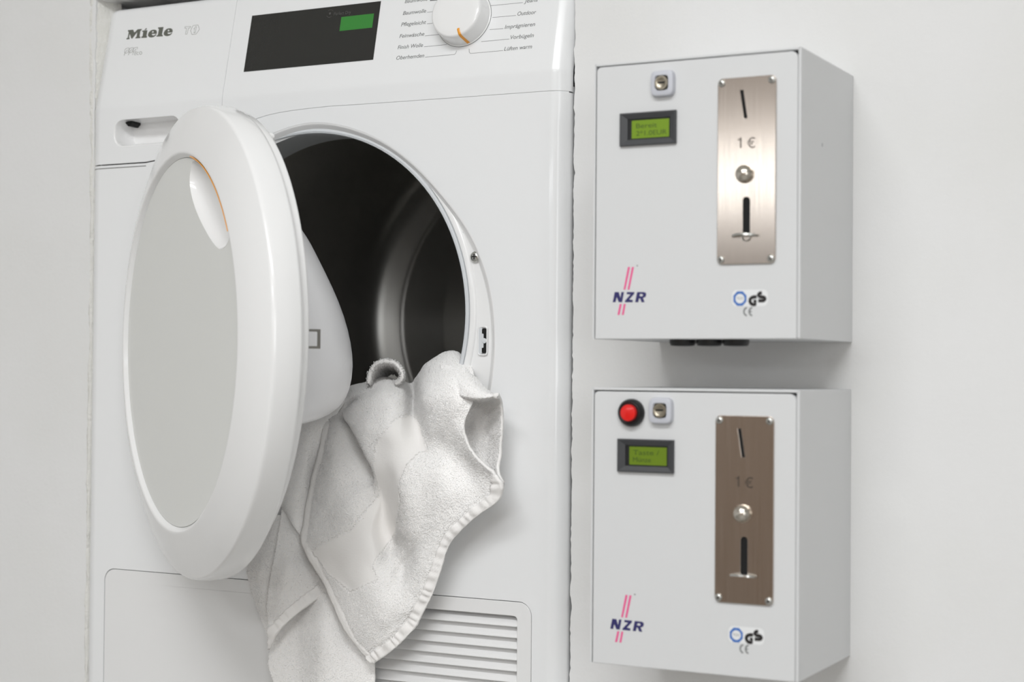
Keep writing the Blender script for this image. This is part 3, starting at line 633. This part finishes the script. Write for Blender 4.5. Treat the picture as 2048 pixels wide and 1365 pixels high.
# ------------------------------------------------------------------ towel
def cr(P, t):                                 # Catmull-Rom along axis 0
    n = P.shape[0]; x = t*(n-1); i = np.clip(np.floor(x).astype(int), 0, n-2); f = (x-i)
    f = f.reshape((-1,)+(1,)*(P.ndim-1))
    g = lambda k: P[np.clip(k, 0, n-1)]
    p0 = np.where((i-1 >= 0).reshape(f.shape), g(i-1), 2*g(i)-g(i+1)); p3 = np.where((i+2 <= n-1).reshape(f.shape), g(i+2), 2*g(i+1)-g(i))
    p1, p2 = g(i), g(i+1)
    return .5*((2*p1)+(-p0+p2)*f+(2*p0-5*p1+4*p2-p3)*f*f+(-p0+3*p1-3*p2+p3)*f**3)
def parse(s):
    return np.array([[[float(v) for v in c.split(',')] for c in r.split('|')] for r in s.strip().split('\n')])
PATCH = {}
PATCH['front'] = parse('''690,815,.06|700,805,.08|715,800,.10|740,795,.10|770,790,.10|805,790,.10|835,780,.10|858,770,.10|895,755,.09|925,750,.06
680,802,.03|692,778,.045|712,768,.05|738,763,.045|768,756,.045|803,762,.05|827,766,.07|856,728,.045|900,703,.035|932,716,.015
670,815,.010|688,797,.015|710,788,.004|738,784,-.006|768,780,-.012|803,784,.0|828,790,.038|848,762,-.006|900,737,-.02|948,750,-.02
662,830,.002|672,822,.008|706,822,.012|689,824,-.016|768,820,-.032|803,822,-.022|828,822,.008|852,800,-.034|905,785,-.05|946,802,-.045
650,848,-.006|676,848,-.012|717,853,.000|703,855,-.030|760,860,-.043|800,860,-.038|833,858,-.016|862,850,-.036|900,845,-.050|926,848,-.052
640,890,-.014|672,890,-.022|735,893,-.006|722,895,-.037|765,900,-.044|800,905,-.042|840,900,-.030|872,895,-.034|905,890,-.042|934,888,-.055
628,940,-.020|672,940,-.031|753,938,-.014|743,942,-.037|772,945,-.040|800,950,-.046|840,945,-.044|880,940,-.046|925,930,-.042|964,927,-.060
615,1000,-.022|655,1000,-.034|705,1000,-.036|754,998,-.024|770,1000,-.022|806,1000,-.048|850,992,-.048|895,985,-.052|950,975,-.050|1001,965,-.062
607,1050,-.026|650,1050,-.036|700,1055,-.042|742,1055,-.036|772,1055,-.018|810,1055,-.044|850,1042,-.047|890,1030,-.050|945,1015,-.052|998,1000,-.055
605,1085,-.030|650,1090,-.039|700,1095,-.045|748,1095,-.042|782,1095,-.020|818,1095,-.036|845,1080,-.043|880,1065,-.048|915,1050,-.050|950,1036,-.050
625,1130,-.034|665,1135,-.041|705,1140,-.047|745,1145,-.047|778,1140,-.038|808,1130,-.025|835,1120,-.040|860,1110,-.045|882,1100,-.047|902,1085,-.046
652,1175,-.038|685,1180,-.043|718,1185,-.048|750,1188,-.050|778,1185,-.046|803,1178,-.041|825,1172,-.042|845,1165,-.044|862,1160,-.045|879,1150,-.044
675,1230,-.040|703,1232,-.044|730,1232,-.048|755,1231,-.050|778,1227,-.049|800,1221,-.046|820,1213,-.044|836,1205,-.043|851,1197,-.042|866,1187,-.041
706,1283,-.040|721,1281,-.043|737,1277,-.045|752,1272,-.046|767,1266,-.046|782,1259,-.045|797,1252,-.043|812,1244,-.042|828,1235,-.041|847,1224,-.040
743,1327,-.040|750,1326,-.041|758,1321,-.042|767,1315,-.042|777,1308,-.042|788,1299,-.042|799,1289,-.041|811,1277,-.041|822,1265,-.040|833,1252,-.040''')
PATCH['left'] = parse('''560,800,.004|590,800,.0|620,800,0|650,800,.004|690,800,.01
556,850,-.008|590,850,-.012|615,850,-.014|640,850,-.010|668,845,-.0
550,930,-.015|580,930,-.022|607,935,-.022|628,935,-.012|650,935,-.006
553,990,-.020|572,1000,-.028|592,1005,-.028|612,1005,-.020|632,1005,-.010
566,1018,-.022|578,1036,-.028|589,1055,-.029|600,1070,-.026|612,1080,-.020''')
PATCH['middle'] = parse('''560,950,-.010|590,950,-.008|620,950,-.008|655,950,-.008|695,950,-.006
563,1020,-.022|595,1025,-.012|625,1040,-.008|655,1060,-.006|695,1070,-.006
553,1085,-.030|583,1090,-.024|613,1100,-.014|645,1110,-.008|682,1120,-.008
543,1150,-.036|572,1148,-.036|600,1145,-.026|633,1146,-.016|670,1150,-.012
535,1215,-.040|562,1208,-.040|590,1195,-.034|622,1184,-.024|658,1174,-.016
536,1300,-.038|553,1268,-.042|584,1236,-.038|618,1208,-.030|660,1177,-.018''')
PATCH['rear'] = parse('''540,1020,-.018|552,1030,-.02|572,1030,-.018|592,1030,-.017
512,1098,-.020|535,1098,-.024|560,1098,-.022|590,1098,-.0175
496,1140,-.020|522,1142,-.028|550,1142,-.024|585,1142,-.0175
501,1175,-.021|524,1175,-.028|548,1175,-.024|575,1175,-.0175
516,1222,-.024|532,1222,-.028|548,1222,-.024|570,1222,-.0175
536,1282,-.028|545,1282,-.028|556,1282,-.024|566,1282,-.0175''')
PATCH['lower'] = parse('''560,1190,-.018|600,1175,-.017|650,1160,-.017|700,1190,-.018|745,1240,-.018
541,1285,-.024|590,1250,-.020|645,1228,-.030|697,1262,-.022|749,1305,-.022
534,1325,-.034|592,1308,-.026|645,1300,-.040|700,1320,-.032|749,1340,-.026
547,1372,-.036|597,1375,-.034|645,1380,-.044|702,1380,-.036|749,1385,-.028
560,1450,-.034|602,1450,-.034|648,1452,-.040|700,1450,-.034|746,1446,-.026
565,1520,-.030|605,1520,-.030|650,1520,-.034|698,1518,-.030|740,1515,-.026''')
PATCH['ear'] = parse('''880,728,-.012|905,733,-.02|930,742,-.024|955,757,-.026
892,760,-.030|920,764,-.042|950,772,-.047|978,783,-.046
903,783,-.044|938,789,-.056|968,791,-.061|996,791,-.062
908,790,-.043|940,799,-.053|970,799,-.058|998,795,-.060
914,812,-.026|945,812,-.018|975,812,-.022|1001,812,-.046
912,855,-.018|945,858,-.016|976,862,-.018|1003,862,-.042
926,900,-.018|950,903,-.016|976,905,-.020|1000,905,-.042
950,938,-.026|968,940,-.028|982,944,-.034|993,944,-.050
975,962,-.044|985,966,-.048|993,968,-.053|1002,967,-.059''')
SMOOTH = [(742, 930), (748, 885), (790, 838), (815, 828), (835, 840), (858, 905), (838, 905), (812, 930), (797, 965), (800, 1000), (790, 1060), (770, 1100), (742, 1130), (755, 1160), (700, 1185), (655, 1150), (622, 1105), (640, 1088), (700, 1058), (758, 990), (742, 930)]   # woven dobby border
EDGE = [(1001, 960), (998, 1000), (950, 1036), (902, 1085), (879, 1150), (866, 1187), (847, 1224), (833, 1252), (795, 1294), (743, 1330)]
EDGE2 = [(660, 1177), (618, 1208), (584, 1236), (553, 1268), (536, 1300)]
def dseg(Q, line):
    Q = np.asarray(Q); best = np.full(Q.shape[:-1], 1e9); al = np.zeros(Q.shape[:-1]); acc = 0
    for a, b in zip(line, line[1:]):
        a = np.array(a, float); b = np.array(b, float); d = b-a; L_ = np.hypot(*d); t = np.clip(((Q-a)@d)/(L_*L_), 0, 1)
        dd = np.hypot(*np.moveaxis(Q-(a+t[..., None]*d), -1, 0)); m = dd < best; best = np.where(m, dd, best); al = np.where(m, acc+t*L_, al); acc += L_
    return best, al
def sdist(Q, poly):                           # signed distance to a closed outline, negative inside
    d = dseg(Q, poly)[0]; ins = np.zeros(d.shape, bool)
    for a, b in zip(poly, poly[1:]):
        c = (a[1] > Q[..., 1]) != (b[1] > Q[..., 1]); xx = (b[0]-a[0])*(Q[..., 1]-a[1])/((b[1]-a[1]) or 1e-9)+a[0]; ins ^= c & (Q[..., 0] < xx)
    return np.where(ins, -d, d)
rng = np.random.default_rng(5)
towel = root('towel', 'crumpled white terry towel hanging out of the open dryer', 'towel', (.1, -.02, Z0-.47))
tv, tf, hem_f, dob_f = [], [], [], []; base = 0
tuft_P, tuft_N = [], []
def vnoise(x, z, s):
    return np.array([noise.noise(Vector((a*s, b*s, s))) for a, b in zip(x.ravel(), z.ravel())]).reshape(x.shape)
for name, K in PATCH.items():
    R_, C_ = K.shape[:2]
    ext = np.abs(K[:, -1, :2]-K[:, 0, :2]).max(), np.abs(K[-1, :, :2]-K[0, :, :2]).max()
    nu, nv = int(ext[0]/3.2)+6, int(ext[1]/3.2)+6
    A = cr(K, np.linspace(0, 1, nv)); A = cr(np.swapaxes(A, 0, 1), np.linspace(0, 1, nu)); A = np.swapaxes(A, 0, 1)
    dirs = fw*FPX + rt*(A[..., 0:1]-1024) - up*(A[..., 1:2]-682.5)
    P = CAM + ((A[..., 2:3]-CAM[1])/dirs[..., 1:2])*dirs
    Tu = np.gradient(P, axis=1); Tv = np.gradient(P, axis=0); N = np.cross(Tu, Tv); N /= np.linalg.norm(N, axis=-1, keepdims=True)+1e-12
    tow = CAM-P; sgn = np.sign((N*tow).sum(-1).mean()); N *= sgn
    px = A[..., :2]
    hemd, hal = dseg(px, EDGE if name == 'front' else EDGE2) if name in ('front', 'middle') else (np.full(px.shape[:2], 1e9), np.zeros(px.shape[:2]))
    selv = np.full(px.shape[:2], 1e9)
    if name == 'front': selv = dseg(px, [(650, 848), (628, 940), (615, 1000), (605, 1085), (652, 1175), (705, 1285), (743, 1326)])[0]
    dob = sdist(px, SMOOTH) if name == 'front' else np.full(px.shape[:2], 1e9)
    dobby = np.clip(.5-dob/8, 0, 1)
    hem = (hemd < 21)
    disp = .0022*vnoise(P[..., 0]+P[..., 1], P[..., 2], 22)+.0011*vnoise(P[..., 0], P[..., 2]+3, 60)+.0005*vnoise(P[..., 0], P[..., 2]+8, 170)*(1-dobby)
    disp = disp-dobby*.0012
    hb = np.clip((23-hemd)/3, 0, 1)
    disp = disp*(1-.6*hb)+hb*(.0006+.0011*np.sin(hal*.36+1.5*np.sin(hal*.11))*np.clip(hemd/8, .25, 1))-.0014*np.exp(-((hemd-22)/2.5)**2)
    disp = disp-.0008*np.exp(-((selv-9)/2.)**2)+.0006*(selv < 6)
    P = P+N*disp[..., None]
    n0 = base; idx = np.arange(nu*nv).reshape(nv, nu)+base; base += nu*nv
    tv.append(P.reshape(-1, 3))
    for i in range(nv-1):
        for j in range(nu-1):
            q = (int(idx[i, j]), int(idx[i, j+1]), int(idx[i+1, j+1]), int(idx[i+1, j]))
            if sgn < 0: q = q[::-1]
            (hem_f if hem[i:i+2, j:j+2].all() else dob_f if dobby[i:i+2, j:j+2].mean() > .5 else tf).append(q)
    # loop positions
    E1 = P[:-1, 1:]-P[:-1, :-1]; E2 = P[1:, :-1]-P[:-1, :-1]; ar = np.linalg.norm(np.cross(E1, E2), axis=-1)
    w_ = ar*np.clip(1-dobby[:-1, :-1]*1.0, 0, 1)*(hemd[:-1, :-1] > 22)*(selv[:-1, :-1] > 8)
    cnt = int(w_.sum()*9e5); pr_ = (w_/w_.sum()).ravel(); pick = rng.choice(pr_.size, cnt, p=pr_)
    ii, jj = np.unravel_index(pick, w_.shape); a_, b_ = rng.random(cnt)[:, None], rng.random(cnt)[:, None]
    tuft_P.append(P[ii, jj]*(1-a_)*(1-b_)+P[ii, jj+1]*a_*(1-b_)+P[ii+1, jj]*(1-a_)*b_+P[ii+1, jj+1]*a_*b_); tuft_N.append(N[ii, jj])
# small rolled loop of towel on the pile
Rl = []
path = np.array([(737, 768), (740, 748), (749, 732), (763, 724), (778, 723), (791, 728), (800, 737), (805, 749), (801, 762), (790, 768)], float)
Kl = np.array([np.c_[(path-(775, 757))*k+(775+dx, 757+dy), np.full(len(path), yy)] for k, dx, dy, yy in ((.55, 12, 6, .075), (.72, 8, 3, .05), (.88, 3, 1, .025), (1., 0, 0, .0))])
A = cr(Kl, np.linspace(0, 1, 16)); A = np.swapaxes(cr(np.swapaxes(A, 0, 1), np.linspace(0, 1, 50)), 0, 1)
dirs = fw*FPX + rt*(A[..., 0:1]-1024) - up*(A[..., 1:2]-682.5); ref = at(770, 745, .02)
P = CAM + ((A[..., 2:3]-CAM[1])/dirs[..., 1:2])*dirs
Tu = np.gradient(P, axis=1); Tv = np.gradient(P, axis=0); N = np.cross(Tu, Tv); N /= np.linalg.norm(N, axis=-1, keepdims=True)
solid(mesh_obj('rolled_corner', grid_mesh(P), M_towel, towel, 180), .0042, 0, False)
for sg in (-1, 1):
    pk_ = rng.integers(0, P.shape[0], 2600), rng.integers(0, P.shape[1], 2600); tuft_P.append(P[pk_]+N[pk_]*.0019*sg+rng.normal(0, .0006, (2600, 3))); tuft_N.append(N[pk_]*sg)
V = np.concatenate(tv)
def sub(faces, nm, m, parent, th, off):
    used = sorted({i for f in faces for i in f}); mp_ = {k: i for i, k in enumerate(used)}
    me = bpy.data.meshes.new(nm); me.from_pydata(V[used].tolist(), [], [tuple(mp_[i] for i in f) for f in faces]); o = mesh_obj(nm, me, m, parent, 180); solid(o, th, off, False); return o
sub(dob_f, 'woven_border', M_weave, towel, .0028, -1)
cloth = sub(tf, 'cloth', M_towel, towel, .0028, -1)
sub(hem_f, 'hem', mat('hem cotton', (250, 248, 246), .9, spec=.1, bump=[(1100, .0002, (1, 1, 1))]), towel, .0036, -.8)
# terry pile: short bent loops
TP = np.concatenate(tuft_P); TN = np.concatenate(tuft_N); n = len(TP)
rv = rng.normal(size=(n, 3)); S = np.cross(TN, rv); S /= np.linalg.norm(S, axis=1, keepdims=True); B_ = np.cross(TN, S)
hgt = rng.uniform(.0005, .0011, n)[:, None]; wd = rng.uniform(.00036, .00056, n)[:, None]; bend = rng.uniform(.2, 1.1, n)[:, None]
base_ = TP-TN*.0003; mid = TP+TN*hgt*.75+S*hgt*.25*bend; tip = TP+TN*hgt*(1-.35*bend)+S*hgt*.75*bend
VV = np.stack([base_+B_*wd, base_-B_*wd*.5+S*wd, base_-B_*wd*.5-S*wd, mid+B_*wd*1.2, mid-B_*wd*.6+S*wd, mid-B_*wd*.6-S*wd, tip], 1).reshape(-1, 3)
tri = np.array([[0, 1, 4], [0, 4, 3], [1, 2, 5], [1, 5, 4], [2, 0, 3], [2, 3, 5], [3, 4, 6], [4, 5, 6], [5, 3, 6]])[:, ::-1]
FF = (np.arange(n)[:, None, None]*7+tri[None]).reshape(-1, 3)
me = bpy.data.meshes.new('terry_pile'); me.vertices.add(len(VV)); me.vertices.foreach_set('co', VV.ravel()); me.loops.add(FF.size); me.loops.foreach_set('vertex_index', FF.ravel().astype(np.int32))
me.polygons.add(len(FF)); me.polygons.foreach_set('loop_start', np.arange(0, FF.size, 3, dtype=np.int32)); me.update(calc_edges=True)
pile = mesh_obj('terry_pile', me, M_pile, towel, 180)
NN = np.repeat(TN[:, None], 7, 1)*.6; ctr = (base_+mid)/2; NN = NN.reshape(-1, 3)+.6*(lambda d: d/(np.linalg.norm(d, axis=1, keepdims=True)+1e-9))(VV-np.repeat(ctr, 7, 0))
NN /= np.linalg.norm(NN, axis=1, keepdims=True); me.normals_split_custom_set_from_vertices(NN.tolist()); pile['kind'] = 'stuff'
print('tufts', n)

for o in bpy.data.objects:                    # flat faces keep flat shading beside their rounded edges
    if o.type == 'MESH' and o.name.split('.')[0] not in ('cloth', 'hem', 'woven_border', 'terry_pile', 'rolled_corner', 'door_plug', 'trim_1'):
        m = o.modifiers.new('normals', 'WEIGHTED_NORMAL'); m.keep_sharp = True; m.weight = 90
